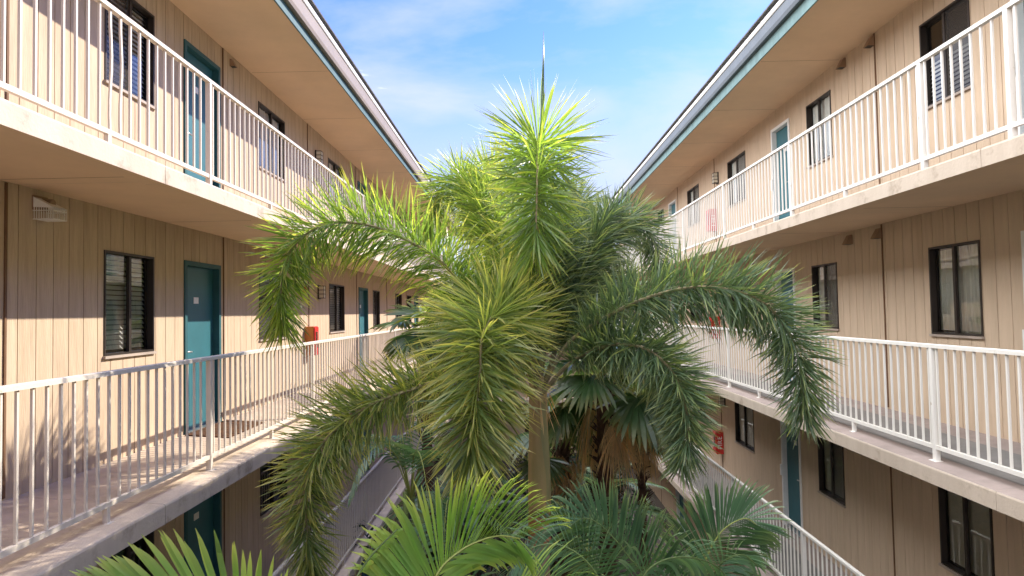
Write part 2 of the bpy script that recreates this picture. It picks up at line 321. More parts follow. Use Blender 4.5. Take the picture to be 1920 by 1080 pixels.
def window(put,X,s,a,b,z0,z1,lv,rnd):
    mb=MB(); t=.024; o=.010; D=-.085
    mb.box(X(D),X(o),a,b,z1-t,z1); mb.box(X(D),X(o),a,b,z0,z0+t*.8); mb.box(X(D),X(o),a,a+t,z0+t*.8,z1-t); mb.box(X(D),X(o),b-t,b,z0+t*.8,z1-t)
    m=(a+b)/2+.02
    mb.box(X(-.045),X(-.01),m-.02,m+.02,z0+t*.8,z1-t)
    f=put(mb,'window',M['bronze'])
    def sub(mb,name,m): 
        return put(mb,name,m,f)
    for q,(p,r,d) in enumerate(((a+t,m-.02,-.038),(m+.02,b-t,-.055))):
        mb=MB(); pp=[(X(d),p,z0+t*.8),(X(d),r,z0+t*.8),(X(d),r,z1-t),(X(d),p,z1-t)]
        mb.quad(*(pp if s==1 else pp[::-1])); sub(mb,'pane',M['glass'])
    # sliding sash
    mb=MB(); p,r=(m+.031,b-t) ; e=.022
    mb.box(X(-.07),X(-.057),p,p+e,z0+t,z1-t); mb.box(X(-.07),X(-.057),r-e,r,z0+t,z1-t); mb.box(X(-.07),X(-.057),p+e,r-e,z1-t-e,z1-t); mb.box(X(-.07),X(-.057),p+e,r-e,z0+t,z0+t+e)
    sub(mb,'sash',M['bronze'])
    mb=MB(); mb.box(X(-.01),X(.03),a-.015,b+.015,z0-.028,z0-.002); sub(mb,'sill',M['sill'])
    # insect screen over the nearer half
    if rnd.random()<.65 and not(s==-1 and lv<3 and a<8.5):
        mb=MB(); pp=[(X(-.018),a+t,z0+t*.8),(X(-.018),m-.03,z0+t*.8),(X(-.018),m-.03,z1-t),(X(-.018),a+t,z1-t)]
        mb.quad(*(pp if s==1 else pp[::-1])); sub(mb,'insect_screen',M['screen'])
    # covering inside
    kind=rnd.choice(['slat','slat','drape','none']) 
    near=a<8.5
    if lv==2 and near: kind='slat' if s==1 else 'drape'
    if lv==2 and s==1 and 10<a<11: kind='slat'
    if lv==1 and s==-1 and near: kind='slat'
    if lv==1 and s==1: kind='none'
    if lv==2 and s==-1 and 10<a<11: kind='drape'
    if lv==3 and s==-1: kind='drape' if a>9 else 'half'
    if kind in('slat','half'):
        mb=MB(); pitch=.05 if not(lv==1) else .026; zz=z0+.05; top=z1-.05 if kind=='slat' else z0+.55
        while zz<top:
            h=pitch*.86
            e1,e2=(.086,.112) if lv>1 else (.078,.086)
            q=[(X(-e1),a+.03,zz),(X(-e1),b-.03,zz),(X(-e2),b-.03,zz+h),(X(-e2),a+.03,zz+h)]
            mb.quad(*q); zz+=pitch
        sub(mb,'blinds',M['blind'])
    elif kind=='drape':
        mb=MB(); n=44; y_a=a+.05+(.2 if rnd.random()<.4 else 0); y_b=b-.03
        P=[(X(-.095+.012*math.sin(i*1.9)+.012*math.sin(i*.8)),y_a+(y_b-y_a)*i/n) for i in range(n+1)]
        for i in range(n): mb.quad((P[i][0],P[i][1],z0+.02),(P[i+1][0],P[i+1][1],z0+.02),(P[i+1][0],P[i+1][1],z1-.02),(P[i][0],P[i][1],z1-.02))
        sub(mb,'curtain',M['curtain'])
def door(put,X,s,a,b,z0,z1,lv,rnd):
    white=(s==-1)
    fm=M['white'] if white else M['teal_trim']
    mb=MB(); t=.055; R=-.11
    mb.box(X(R),X(.018),a,a+t,z0,z1); mb.box(X(R),X(.018),b-t,b,z0,z1); mb.box(X(R),X(.018),a+t,b-t,z1-t,z1)
    f=put(mb,'door',fm)
    mb=MB(); mb.box(X(R),X(R+.04),a+t+.002,b-t-.002,z0+.015,z1-t-.003); put(mb,'door_leaf',M['teal'],f)
    mb=MB(); mb.box(X(R),X(.02),a+t+.002,b-t-.002,z0-.006,z0+.014); put(mb,'threshold',M['metal'],f)
    h=z0+.97; yl=a+t+.07
    mb=MB(); mb.tube([(X(R+.04),yl,h),(X(R+.075),yl,h)],.027,10); mb.tube([(X(R+.075),yl,h),(X(R+.085),yl+.05,h),(X(R+.085),yl+.12,h-.004)],.010,8); put(mb,'handle',M['metal'],f,True)
    mb=MB(); mb.tube([(X(R+.04),yl-.01,h+.17),(X(R+.058),yl-.01,h+.17)],.026,10); put(mb,'deadbolt',M['black'],f,True)
    mb=MB(); ym=(a+b)/2-.04; mb.box(X(R+.04),X(R+.046),ym-.06,ym+.06,z0+1.56,z0+1.64); put(mb,'number_plate',M['white'],f)
    if not white and lv==2:
        mb=MB(); mb.box(X(R+.04),X(R+.075),a+t+.02,a+t+.09,z0+1.28,z0+1.42); put(mb,'keypad',M['black'],f)
    if white:
        mb=MB(); mb.box(X(.018),X(.05),b-.05,b-.005,z0+.92,z0+1.12); put(mb,'latch_box',M['white'],f)
building('left'); building('right')
# wing that closes the far end of the courtyard
wg=empty('apartment_building',(0,33,0)); tag(wg,'tan wing closing the far end of the courtyard behind the palms','apartment building')
mb=MB(); mb.box(-7,8,32.6,38,0,8.2); rel(mb,(0,33,0)).build('wall',M['siding'],wg)
for lv in (1,2,3):
    mb=MB(); mb.box(-3.6,4.6,31.5,32.6,EDGE[lv]-.15,EDGE[lv]); rel(mb,(0,33,0)).build('walkway_slab',M['slab'],wg)
mb=MB(); mb.box(-7.4,8.4,31.3,38.4,8.22,8.5); rel(mb,(0,33,0)).build('roof',M['roof'],wg)
for lv in range(3):
    for a in (-2.6,.2,2.9):
        z=(EDGE[lv] if lv else 0)
        mb=MB(); mb.box(a,a+1,32.55,32.62,z+1.0,z+2.0); rel(mb,(0,33,0)).build('window',M['bronze'],wg)
# ------------------------------------------------------------ railings
def railing(side,lv):
    s=1 if side=='left' else -1
    xr=-2.965 if s==1 else 3.845
    z=EDGE[lv]; x=xr; ya,yb=-5.5,31.4
    zt=z+1.087; zb=z+.135
    root=empty('railing',(x,13,z)); L=(x,13,z)
    nm={1:'bottom',2:'middle',3:'top'}[lv]
    lab={('left',3):'cream metal railing of the topmost left walkway under the left roof',('left',2):'cream sunlit railing of the middle left walkway with a level handrail',
         ('left',1):'grey looking shaded railing of the lowest left walkway behind the drooping frond',('right',3):'white railing of the topmost right walkway under the right roof',
         ('right',2):'white railing of the middle right walkway beside the large drooping frond',('right',1):'white sloping looking railing of the lowest right walkway above the dark ground'}[(side,lv)]
    tag(root,lab,'railing','metal railings along the walkways')
    RM=M['rail_l'] if s==1 else M['rail']
    def put(mb,n,m=RM): return rel(mb,L).build(n,m,root)
    mb=MB(); h=.023
    mb.prism([(x-h,zt-.037),(x+h,zt-.037),(x+h,zt-.006),(x+h-.006,zt),(x-h+.006,zt),(x-h,zt-.006)],ya,yb); put(mb,'top_rail')
    mb=MB(); mb.box(x-.017,x+.017,ya,yb,zb-.018,zb+.018); put(mb,'bottom_rail')
    sp,p0=(3.18,6.37) if s==1 else (3.03,6.26)
    posts=[p0+sp*k for k in range(-3,8)]
    if s==-1 and lv==3: posts.append(5.14)
    for py in posts:
        mb=MB(); fl=z+.075*abs(0)  # foot of post
        mb.box(x-.023,x+.023,py-.022,py+.022,z+.008,zt-.039); mb.box(x-.045,x+.045,py-.05,py+.05,z+.001,z+.011); put(mb,'post')
    for k in range(-4,8):
        py=p0+sp*(k+.5)
        if py>yb: continue
        mb=MB(); mb.box(x-.018,x+.018,py-.018,py+.018,z+.008,zb-.02); mb.box(x-.04,x+.04,py-.04,py+.04,z+.001,z+.009); put(mb,'foot')
    ys=[]; y=ya+.06
    while y<yb:
        if min(abs(y-p) for p in posts)>.05: ys.append(y)
        y+=.1265
    see=3.0 if s==1 else 3.9
    vis=[y for y in ys if y>see][:100]; rest=[y for y in ys if y not in vis]
    bb=MB(); bb.box(-.0085,.0085,-.0085,.0085,zb+.019-z,zt-.0375-z)
    proto=None
    bent={(1,3):[4.86,4.98]}.get((s,lv),[])
    for y in vis:
        if bent and min(abs(y-q) for q in bent)<.064:
            mb=MB(); zz=[zb+.019+(zt-.06-zb)*i/8 for i in range(9)]
            mb.tube([(0,.018*math.sin(i/8*math.pi*1.6+y)*math.sin(i/8*math.pi),q-z) for i,q in enumerate(zz)],.0115,4)
            o=mb.build('baluster',RM,root); o.location=(0,y-13,0); continue
        if proto is None: proto=bb.build('baluster',RM,root); o=proto
        else: o=proto.copy(); C.objects.link(o)
        o.parent=root; o.location=(0,y-13,0)
    mb=MB()
    for y in rest: mb.box(x-.0095,x+.0095,y-.0095,y+.0095,zb+.019,zt-.0375)
    o=put(mb,'balusters'); tag(o,kind='stuff')
for side in ('left','right'):
    for lv in (1,2,3): railing(side,lv)
# ------------------------------------------------------------ small fittings on the walls
def hood(x,s,y,z,label,k=.68):
    L=(x,y,z); mb=MB(); X=lambda d:x+s*d
    p=[(X(0),z+.10*k),(X(.045*k),z+.10*k),(X(.15*k),z-.085*k),(X(.15*k),z-.10*k),(X(0),z-.10*k)]
    mb.prism(p,y-.085*k,y+.085*k); o=rel(mb,L).build('vent_hood',M['vent']); o.location=L
    mb=MB(); mb.box(X(.02*k),X(.14*k),y-.07*k,y+.07*k,z-.1*k-.003,z-.1*k-.0005); c=rel(mb,L).build('dark_opening',M['black'],o)  # black plate stands for the dark inside of the open hood
    tag(o,label,'vent','vent hoods under the walkway ceilings')
hood(4.91,-1,9.03,7.83,'flared tan vent hood on the middle right wall directly over the brown joint line')
hood(4.91,-1,9.83,7.83,'tan vent hood on the middle right wall, left of the one over the joint')
hood(4.91,-1,9.03,10.46,'tan vent hood under the right roof soffit directly over the brown joint line')
hood(4.91,-1,9.83,10.46,'tan vent hood under the right roof soffit, left of the one over the joint line')
hood(-3.99,1,9.25,10.44,'small tan vent hood under the left roof soffit just past the teal door',.5)
def lamp(x,s,y,z,label):
    X=lambda d:x+s*d; L=(x,y,z)
    root=empty('wall_lamp',L); tag(root,label,'wall lamp','box lamps on the walkway walls')
    mb=MB(); mb.box(X(.0),X(.025),y-.075,y+.075,z-.14,z+.14); rel(mb,L).build('back_plate',M['bronze'],root)
    mb=MB(); mb.box(X(.027),X(.115),y-.06,y+.06,z-.115,z+.115); rel(mb,L).build('lamp_glass',M['lampglass'],root)
    mb=MB()
    for q in (-.125,-.045,.035,.115): mb.box(X(.025),X(.122),y-.066,y+.066,z+q,z+q+.012)
    mb.box(X(.118),X(.124),y-.069,y-.063,z-.125,z+.127); mb.box(X(.118),X(.124),y+.063,y+.069,z-.125,z+.127)
    rel(mb,L).build('band',M['bronze'],root)
lamp(-3.99,1,13.3,7.33,'banded milky lamp on the middle left wall above the red cabinet')
lamp(4.91,-1,16.15,10.02,'banded milky lamp on the topmost right wall beside the brown joint line')
lamp(4.91,-1,16.15,4.66,'banded lamp on the lowest right wall above a red cabinet')
lamp(-3.99,1,13.2,10.02,'banded lamp on the topmost left wall above the railing')
# caged lamp
x,y,z=-3.99,5.50,7.80; L=(x,y,z); root=empty('caged_lamp',L); tag(root,'small white wire cage lamp high on the near left wall','caged lamp')
mb=MB(); mb.box(x,x+.02,y-.075,y+.085,z-.02,z+.10); mb.tube([(x+.02,y+.02,z+.05),(x+.11,y+.02,z+.04)],.035,10); rel(mb,L).build('lamp_body',M['vent'],root)
mb=MB(); mb.prism([(x+.012,z),(x+.18,z-.012),(x+.18,z-.004),(x+.012,z+.085)],y-.0755,y-.0751); mb.prism([(x+.012,z),(x+.18,z-.012),(x+.18,z-.004),(x+.012,z+.085)],y+.0851,y+.0855)
mb.quad((x+.012,y-.075,z+.086),(x+.18,y-.075,z-.003),(x+.18,y+.085,z-.003),(x+.012,y+.085,z+.086)); rel(mb,L).build('shield',M['white'],root)
mb=MB()
for i in range(9):
    xx=x+.02+.16*i/8
    for yy in (y-.075,y+.085): mb.tube([(xx,yy,z),(xx,yy,z-.10)],.003,4)
    mb.tube([(xx,y-.075,z-.10),(xx,y+.085,z-.10)],.003,4)
for i in range(1,8):
    yy=y-.075+.16*i/8; mb.tube([(x+.18,yy,z),(x+.18,yy,z-.10),(x+.02,yy,z-.10)],.003,4)
for zz in (z-.03,z-.10):
    mb.tube([(x+.01,y-.075,zz),(x+.18,y-.075,zz),(x+.18,y+.085,zz),(x+.01,y+.085,zz)],.004,4)
rel(mb,L).build('wire_cage',M['rail'],root)
# fire bell
x,y,z=-3.99,12.35,7.33; mb=MB(); mb.tube([(x,y,z),(x+.03,y,z),(x+.05,y,z),(x+.07,y,z)],[.05,.075,.06,.02],14); rel(mb,(x,y,z)); o=mb.build('fire_bell',M['red'],None,True); o.location=(x,y,z)
tag(o,'small round red fire bell on the middle left wall','fire bell')
# extinguisher cabinets
def cabinet(x,s,y,z,label,orange):
    X=lambda d:x+s*d; L=(x,y,z); root=empty('extinguisher_cabinet',L); tag(root,label,'fire cabinet','red extinguisher cabinets on the walls')
    mb=MB(); mb.box(X(0),X(.17),y,y+.26,z-.27,z+.27)
    o=rel(mb,L).build('cabinet_box',[M['red'],M['orange']],root)
    if orange:
        for p in o.data.polygons:
            if p.normal.y<-.9: p.material_index=1
    mb=MB(); mb.box(X(.172),X(.19),y+.015,y+.245,z-.255,z+.255); rel(mb,L).build('cabinet_door',M['red'],root)
    mb=MB(); mb.box(X(.192),X(.196),y+.07,y+.19,z-.12,z+.17); rel(mb,L).build('door_window',M['glass'],root)
    if not orange:
        cu=bpy.data.curves.new('lettering','FONT'); cu.body='FIRE'; cu.size=.15; cu.extrude=.001; cu.align_x='CENTER'; cu.align_y='CENTER'; cu.space_character=1.15
        to=bpy.data.objects.new('tmp',cu); C.objects.link(to)
        dg=bpy.context.evaluated_depsgraph_get(); me=bpy.data.meshes.new_from_object(to.evaluated_get(dg)); bpy.data.objects.remove(to)
        me.materials.clear(); me.materials.append(M['textwhite'])
        t=bpy.data.objects.new('lettering',me); C.objects.link(t); t.parent=root
        t.matrix_local=Matrix(((0,1,0,s*.085),(0,0,-1,-.003),(1,0,0,0),(0,0,0,1))) if True else None
        # text reads upward on the side that faces along the walkway
        t.matrix_local=Matrix.Translation((s*.085,-.003,0))@Matrix.Rotation(math.pi/2,4,'Y')@Matrix.Identity(4)
        t.rotation_mode='QUATERNION'
        # local text x -> world +z, text y -> world -x, text normal -> world -y
        R_=Matrix(((0,-1,0),(0,0,-1),(1,0,0))).to_4x4()
        t.matrix_local=Matrix.Translation((s*.085,-.003,0))@R_
cabinet(-3.99,1,12.40,6.39,'red cabinet with orange side on the middle left wall behind the railing',True)
cabinet(4.91,-1,16.32,9.03,'red cabinet on the topmost right wall seen through white balusters',False)
cabinet(4.91,-1,16.32,6.39,'red cabinet on the middle right wall behind the drooping frond',False)
cabinet(4.91,-1,16.32,3.60,'dark red cabinet with white lettering on the shaded lowest right wall',False)
# doormat
mb=MB(); mb.quad((-3.93,7.72,0),(-3.93,8.98,0),(-3.42,8.98,-.032),(-3.42,7.72,-.032)); b=len(mb.v)
mb=MB(); mb.prism([(-3.94,5.4795),(-3.42,5.4435),(-3.42,5.4555),(-3.94,5.4925)],7.85,8.95); rel(mb,(-3.68,8.4,5.46)); o=mb.build('doormat',M['mat']); o.location=(-3.68,8.4,5.46); tag(o,'worn brown coir doormat before the teal door on the middle left walkway','doormat')
FOX=[["f1", [[0.181, 6.85, 6.066], [0.066, 6.75, 6.67], [-0.22, 6.6, 6.97], [-0.547, 6.5, 7.12], [-0.725, 6.4, 7.351], [-1.03, 6.3, 7.552], [-1.347, 6.2, 7.688], [-1.654, 6.1, 7.716], [-1.865, 6.03, 7.637], [-2.036, 6.0, 7.477], [-2.118, 5.98, 7.26], [-2.134, 5.98, 6.996], [-2.116, 5.98, 6.77]], 0.53, 950, 0.35],
["f8", [[0.136, 6.8, 6.019], [-0.18, 6.6, 6.233], [-0.624, 6.3, 6.254], [-0.976, 6.1, 6.173], [-1.305, 5.95, 6.069], [-1.566, 5.85, 5.911], [-1.742, 5.78, 5.711], [-1.836, 5.72, 5.441], [-1.832, 5.7, 5.15], [-1.8, 5.68, 4.893], [-1.775, 5.68, 4.694]], 0.46, 900, 0.75],
["f7", [[0.18, 6.8, 6.072], [0.061, 6.5, 6.522], [-0.109, 6.1, 6.789], [-0.24, 5.75, 6.805], [-0.308, 5.5, 6.624], [-0.318, 5.38, 6.364], [-0.37, 5.3, 6.016], [-0.391, 5.28, 5.695]], 0.68, 900, 0.8],
["f2", [[0.192, 6.85, 6.039], [0.203, 6.9, 7.077], [0.225, 6.75, 7.859], [0.224, 6.4, 8.325], [0.208, 6.0, 8.389], [0.188, 5.65, 8.131], [0.164, 5.42, 7.706], [0.142, 5.32, 7.356]], 0.66, 900, 0.12],
["f3", [[0.138, 6.9, 6.034], [-0.067, 7.2, 6.948], [-0.283, 7.5, 7.799], [-0.537, 7.8, 8.333], [-0.774, 8.05, 8.496], [-0.99, 8.2, 8.284], [-1.109, 8.3, 7.848]], 0.52, 800, 0.2],
["f3b", [[0.166, 6.9, 6.061], [-0.038, 7.2, 7.005], [-0.174, 7.5, 7.857], [-0.27, 7.9, 8.391], [-0.421, 8.4, 8.593], [-0.588, 8.8, 8.322], [-0.681, 9.0, 7.921]], 0.52, 700, 0.1],
["f4", [[0.237, 6.9, 6.032], [0.505, 7.2, 6.822], [0.811, 7.5, 7.475], [1.165, 7.8, 7.883], [1.451, 8.0, 7.923], [1.658, 8.1, 7.705], [1.742, 8.15, 7.316]], 0.5, 800, 0.02],
["f14", [[0.237, 6.9, 6.032], [0.497, 7.1, 6.766], [0.698, 7.3, 7.314], [0.92, 7.5, 7.775], [1.096, 7.6, 8.017]], 0.5, 600, 0.0],
["f4b", [[0.204, 6.9, 6.06], [0.37, 7.3, 6.999], [0.561, 7.7, 7.745], [0.723, 8.2, 8.163], [0.849, 8.7, 8.136], [0.94, 9.0, 7.744]], 0.5, 700, 0.02],
["f5", [[0.217, 6.8, 6.045], [0.46, 6.65, 6.507], [0.76, 6.45, 6.743], [1.047, 6.3, 6.906], [1.33, 6.2, 7.008], [1.645, 6.08, 7.057], [1.973, 5.98, 7.004], [2.208, 5.92, 6.866], [2.38, 5.88, 6.605], [2.454, 5.86, 6.28], [2.478, 5.86, 5.909]], 0.5, 950, 0.0],
["f6", [[0.215, 6.75, 6.024], [0.502, 6.55, 6.355], [0.837, 6.3, 6.528], [1.126, 6.1, 6.514], [1.336, 5.98, 6.336], [1.437, 5.9, 6.061], [1.455, 5.86, 5.742], [1.391, 5.85, 5.516]], 0.42, 800, 0.3],
["f9", [[0.194, 6.9, 6.06], [0.161, 7.4, 6.65], [0.09, 8.1, 7.15], [-0.038, 8.8, 7.46], [-0.155, 9.4, 7.428]], 0.5, 600, 0.1],
["f10", [[0.221, 6.9, 6.06], [0.516, 7.4, 6.644], [0.95, 8.0, 7.066], [1.368, 8.6, 7.212], [1.66, 9.1, 7.011]], 0.5, 650, 0.0],
["f11", [[0.182, 6.9, 6.033], [-0.017, 7.2, 6.544], [-0.38, 7.7, 6.959], [-0.798, 8.2, 7.039], [-1.116, 8.6, 6.778]], 0.46, 600, 0.15],
["f12", [[0.19, 6.8, 6.045], [0.263, 6.9, 6.772], [0.39, 7.0, 7.329], [0.473, 7.3, 7.7], [0.531, 7.7, 7.807]], 0.5, 650, 0.05],
["f13", [[0.19, 6.8, 6.045], [0.098, 6.9, 6.776], [-0.058, 7.1, 7.402], [-0.177, 7.5, 7.676]], 0.5, 600, 0.1]]
ARECA=[["g1", [[-0.567, 3.2, 5.003], [-0.521, 3.25, 5.298], [-0.428, 3.3, 5.574], [-0.319, 3.35, 5.676], [-0.202, 3.4, 5.717], [-0.109, 3.45, 5.718], [-0.014, 3.5, 5.686]], 0.47, 128, 0.22, 1.35, "areca"],
["g1b", [[-0.786, 2.9, 5.359], [-0.774, 3.0, 5.608], [-0.713, 3.1, 5.734], [-0.594, 3.2, 5.841]], 0.13, 24, 0.2, 1.3, "areca"],
["g1c", [[-0.238, 3.5, 4.716], [-0.153, 3.6, 5.041], [-0.067, 3.8, 5.202], [0.089, 4.0, 5.237], [0.291, 4.2, 5.12], [0.429, 4.3, 4.91]], 0.42, 38, 0.6, 0.9, "areca"],
["g2", [[-1.105, 3.3, 4.774], [-1.207, 3.3, 5.156], [-1.388, 3.3, 5.35], [-1.598, 3.3, 5.443], [-1.807, 3.3, 5.471], [-2.004, 3.3, 5.474], [-2.149, 3.3, 5.425]], 0.46, 62, 0.1, 1.45, "areca"],
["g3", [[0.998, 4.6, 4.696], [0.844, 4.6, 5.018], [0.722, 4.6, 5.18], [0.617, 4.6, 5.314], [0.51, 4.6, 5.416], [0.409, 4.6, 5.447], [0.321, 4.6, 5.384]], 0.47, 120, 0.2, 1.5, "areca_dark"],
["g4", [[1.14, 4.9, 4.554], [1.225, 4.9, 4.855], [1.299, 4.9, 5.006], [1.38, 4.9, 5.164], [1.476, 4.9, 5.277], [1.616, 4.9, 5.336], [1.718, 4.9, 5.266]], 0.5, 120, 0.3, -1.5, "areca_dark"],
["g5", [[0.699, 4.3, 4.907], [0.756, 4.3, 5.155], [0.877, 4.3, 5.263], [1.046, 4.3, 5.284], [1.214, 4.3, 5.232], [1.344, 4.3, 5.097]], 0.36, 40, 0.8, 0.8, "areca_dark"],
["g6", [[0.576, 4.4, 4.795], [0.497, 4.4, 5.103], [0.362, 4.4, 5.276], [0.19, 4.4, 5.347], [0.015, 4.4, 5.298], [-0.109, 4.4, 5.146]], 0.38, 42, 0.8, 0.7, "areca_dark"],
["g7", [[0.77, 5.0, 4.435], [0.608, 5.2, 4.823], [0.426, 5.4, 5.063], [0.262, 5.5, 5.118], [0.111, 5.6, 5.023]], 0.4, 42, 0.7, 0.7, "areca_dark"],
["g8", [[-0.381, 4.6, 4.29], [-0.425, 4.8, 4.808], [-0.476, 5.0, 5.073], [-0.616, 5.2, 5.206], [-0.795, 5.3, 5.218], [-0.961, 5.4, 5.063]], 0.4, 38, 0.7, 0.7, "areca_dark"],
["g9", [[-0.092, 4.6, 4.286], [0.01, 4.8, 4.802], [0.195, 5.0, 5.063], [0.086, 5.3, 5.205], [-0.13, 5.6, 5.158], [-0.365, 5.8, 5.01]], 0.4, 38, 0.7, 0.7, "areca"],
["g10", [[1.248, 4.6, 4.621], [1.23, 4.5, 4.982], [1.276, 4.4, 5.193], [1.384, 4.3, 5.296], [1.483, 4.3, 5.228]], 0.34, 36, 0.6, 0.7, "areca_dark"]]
# ------------------------------------------------------------ foliage tools
ZV=Vector((0,0,1))
def spline(pts,n):
    P=[Vector(p) for p in pts]; P=[2*P[0]-P[1]]+P+[2*P[-1]-P[-2]]; R=[]
    for i in range(1,len(P)-2):
        for k in range(12):
            t=k/12; a,b,c,d=P[i-1],P[i],P[i+1],P[i+2]
            R.append(.5*((2*b)+(c-a)*t+(2*a-5*b+4*c-d)*t*t+(3*b-a-3*c+d)*t**3))
    R.append(P[-2]); D=[0]
    for a,b in zip(R,R[1:]): D.append(D[-1]+(b-a).length)
    out=[]; j=0
    for i in range(n+1):
        q=D[-1]*i/n
        while j<len(D)-2 and D[j+1]<q: j+=1
        f=(q-D[j])/max(1e-9,D[j+1]-D[j]); out.append(R[j].lerp(R[j+1],f))
    return out,D[-1]
def strip(mb,p,d,wv,L,W,droop,lv,seg=4,m=0,shape=0,hook=0.):
    """one narrow leaf blade bending under its own weight"""
    mb.attr=True; b=len(mb.v); q=p.copy(); d=d.copy(); st=L/seg
    for i in range(seg+1):
        t=i/seg
        ww=W*((.35+.65*math.sin(min(1,t*1.7)*math.pi/2)) if t<.6 else (1-((t-.6)/.4)**1.6*.96))
        if shape: ww=W*(.25+.75*min(1,t*2.2))*(1 if t<.7 else 1-((t-.7)/.3)**1.8*.95)
        s_=wv*(ww*.5)
        mb.v.append(tuple(q-s_)); mb.v.append(tuple(q+s_)); mb.lv+= [lv,lv]; mb.lt+=[t,t]
        d=(d+Vector((0,0,-(droop*(.35+t)*1.2+hook*max(0,t-.6)*6)/seg))).normalized()
        wv=(wv-d*wv.dot(d)).normalized()
        q=q+d*st
    for i in range(seg):
        mb.f.append((b+2*i,b+2*i+1,b+2*i+3,b+2*i+2)); mb.mi.append(m)
def attrpad(mb):
    n=len(mb.v)-len(mb.lv); mb.lv+=[0.]*n; mb.lt+=[0.]*n
def fox_frond(pts,ll,n,yel,mats,parent,L,seed,w=.021,u0=.20,name='frond'):
    r=random.Random(seed); S,tot=spline(pts,80); mb=MB(); mb.attr=True
    mb.tube(S,[.021*(1-.8*i/80)+.003 for i in range(81)],6,1); attrpad(mb)
    nc=int(tot*(1-u0)/.058)
    for i in range(n):
        u=u0+(1-u0)*min(.999,max(0,(round(i/n*nc+r.gauss(0,.02))+r.gauss(0,.20))/nc)); k=min(79,int(u*80)); f=u*80-k
        p=S[k].lerp(S[k+1],f); T=(S[min(80,k+2)]-S[max(0,k-1)]).normalized()
        B=T.cross(ZV); B=B.normalized() if B.length>.1 else Vector((1,0,0)); Nn=B.cross(T)
        ph=r.uniform(0,2*math.pi); al=math.radians(r.gauss(69,12))*(1-.5*max(0,(u-.85)/.15))
        rad=Nn*math.cos(ph)+B*math.sin(ph)
        d=(T*math.cos(al)+rad*math.sin(al)).normalized()
        prof=.55+.45*min(1,(u-u0)/.15); prof*= 1-.42*max(0,(u-.62)/.38)
        lv=min(1,max(0,r.gauss(.35+.45*yel,.3))) if r.random()>.04 else 1.
        wv=d.cross(rad.cross(d)+Vector((r.uniform(-.8,.8),r.uniform(-.8,.8),r.uniform(-.8,.8)))); wv.normalize()
        strip(mb,p,d,wv,ll*1.04*prof*(r.uniform(.8,1.14) if r.random()<.85 else r.uniform(.4,.8)),w*r.uniform(.6,1.2),r.uniform(.05,.42),lv,4)
    return rel(mb,L).build(name,mats,parent)
def areca_frond(pts,ll,n,droop,roll,mats,parent,L,seed,w=.032,u0=.18,vee=.28,name='frond',tipf=.55,hook=0.,thin=0.):
    r=random.Random(seed); S,tot=spline(pts,60); mb=MB(); mb.attr=True
    mb.tube(S,[.009*(1-.8*i/60)+.002 for i in range(61)],6,1); attrpad(mb)
    for i in range(n):
        for sd in (-1,1):
            u=u0+(1-u0)*(i+.5+r.uniform(-.12,.12)+(.25 if sd>0 else 0))/n; u=min(.999,u); k=min(59,int(u*60)); f=u*60-k
            p=S[k].lerp(S[k+1],f); T=(S[min(60,k+2)]-S[max(0,k-1)]).normalized()
            B=T.cross(ZV); B=B.normalized() if B.length>.1 else Vector((0,1,0)); Nn=B.cross(T)
            B2=B*math.cos(roll)+Nn*math.sin(roll); N2=Nn*math.cos(roll)-B*math.sin(roll)
            al=math.radians(68-38*max(0,(u-.35)/.65)+r.uniform(-4,4))
            if thin and sd*B2.z<0 and r.random()<thin: continue
            lat=B2*sd*math.cos(vee)+N2*math.sin(vee)
            d=(T*math.cos(al)+lat*math.sin(al)).normalized()
            prof=(.6+.4*min(1,(u-u0)/.25))*(1-tipf*max(0,(u-.6)/.4)**1.3)
            wv=(N2*.55+T*.85); wv=(wv-d*wv.dot(d)).normalized()
            strip(mb,p,d,wv,ll*prof*r.uniform(.9,1.08),w*r.uniform(.8,1.1)*(1-.4*max(0,(u-.8)/.2)),droop*r.uniform(.6,1.5)*(1 if lat.z>0 else 2.),min(1,max(0,r.gauss(.4,.2))),7,0,1,hook*r.uniform(.2,1.6))
    return rel(mb,L).build(name,mats,parent)
# ------------------------------------------------------------ foxtail palm in the middle
fx=empty('foxtail_palm',(.16,6.85,0)); FL=(.16,6.85,0)
tag(fx,'tall foxtail palm with bushy arching fronds in the middle of the courtyard','palm tree')
mcs=mat('crownshaft skin',(.56,.38,.20),.6,vscale=1.6,stretch=(2.5,2.5,.5),bump=.25,bscale=18,col2=(.34,.30,.12),streak=.3)
mb=MB(); mb.tube([(.10,6.85,-.1),(.12,6.85,1),(.15,6.85,3.2),(.165,6.85,4.5)],[.19,.15,.115,.108],18); rel(mb,FL).build('trunk',M['bark'],fx,True)
mb=MB()
for q,(z,rr) in enumerate(((4.50,.108),(4.56,.117),(4.60,.110),(4.66,.120),(4.71,.111),(4.77,.119),(4.80,.109))):
    if q<6:
        z2,r2=((4.50,.108),(4.56,.117),(4.60,.110),(4.66,.120),(4.71,.111),(4.77,.119),(4.80,.109))[q+1]
        mb.tube([(.172,6.85,z),(.172,6.85,z2)],[rr,r2],20,0,False)
rel(mb,FL).build('leaf_scars',M['ring'],fx,True)
mb=MB(); zs=[4.79,4.9,5.1,5.35,5.6,5.8,5.95,6.08,6.2]; rs=[.110,.118,.116,.108,.099,.094,.096,.09,.055]
mb.tube([(.176+.012*i/8,6.85,z) for i,z in enumerate(zs)],rs,22); rel(mb,FL).build('crownshaft',mcs,fx,True)
mb=MB()   # torn sheath edge wrapping the shaft
SN=26
for i in range(SN):
    t=i/25; a=-1.35+.35*math.sin(t*5+.6)+.35*t; z=4.83+1.12*t; rr=.122-.022*t
    for q in range(9):
        aa=a+(1.5-1.0*t)*q/8; mb.v.append((.176+.01*t+math.cos(aa)*rr,6.85+math.sin(aa)*rr,z))
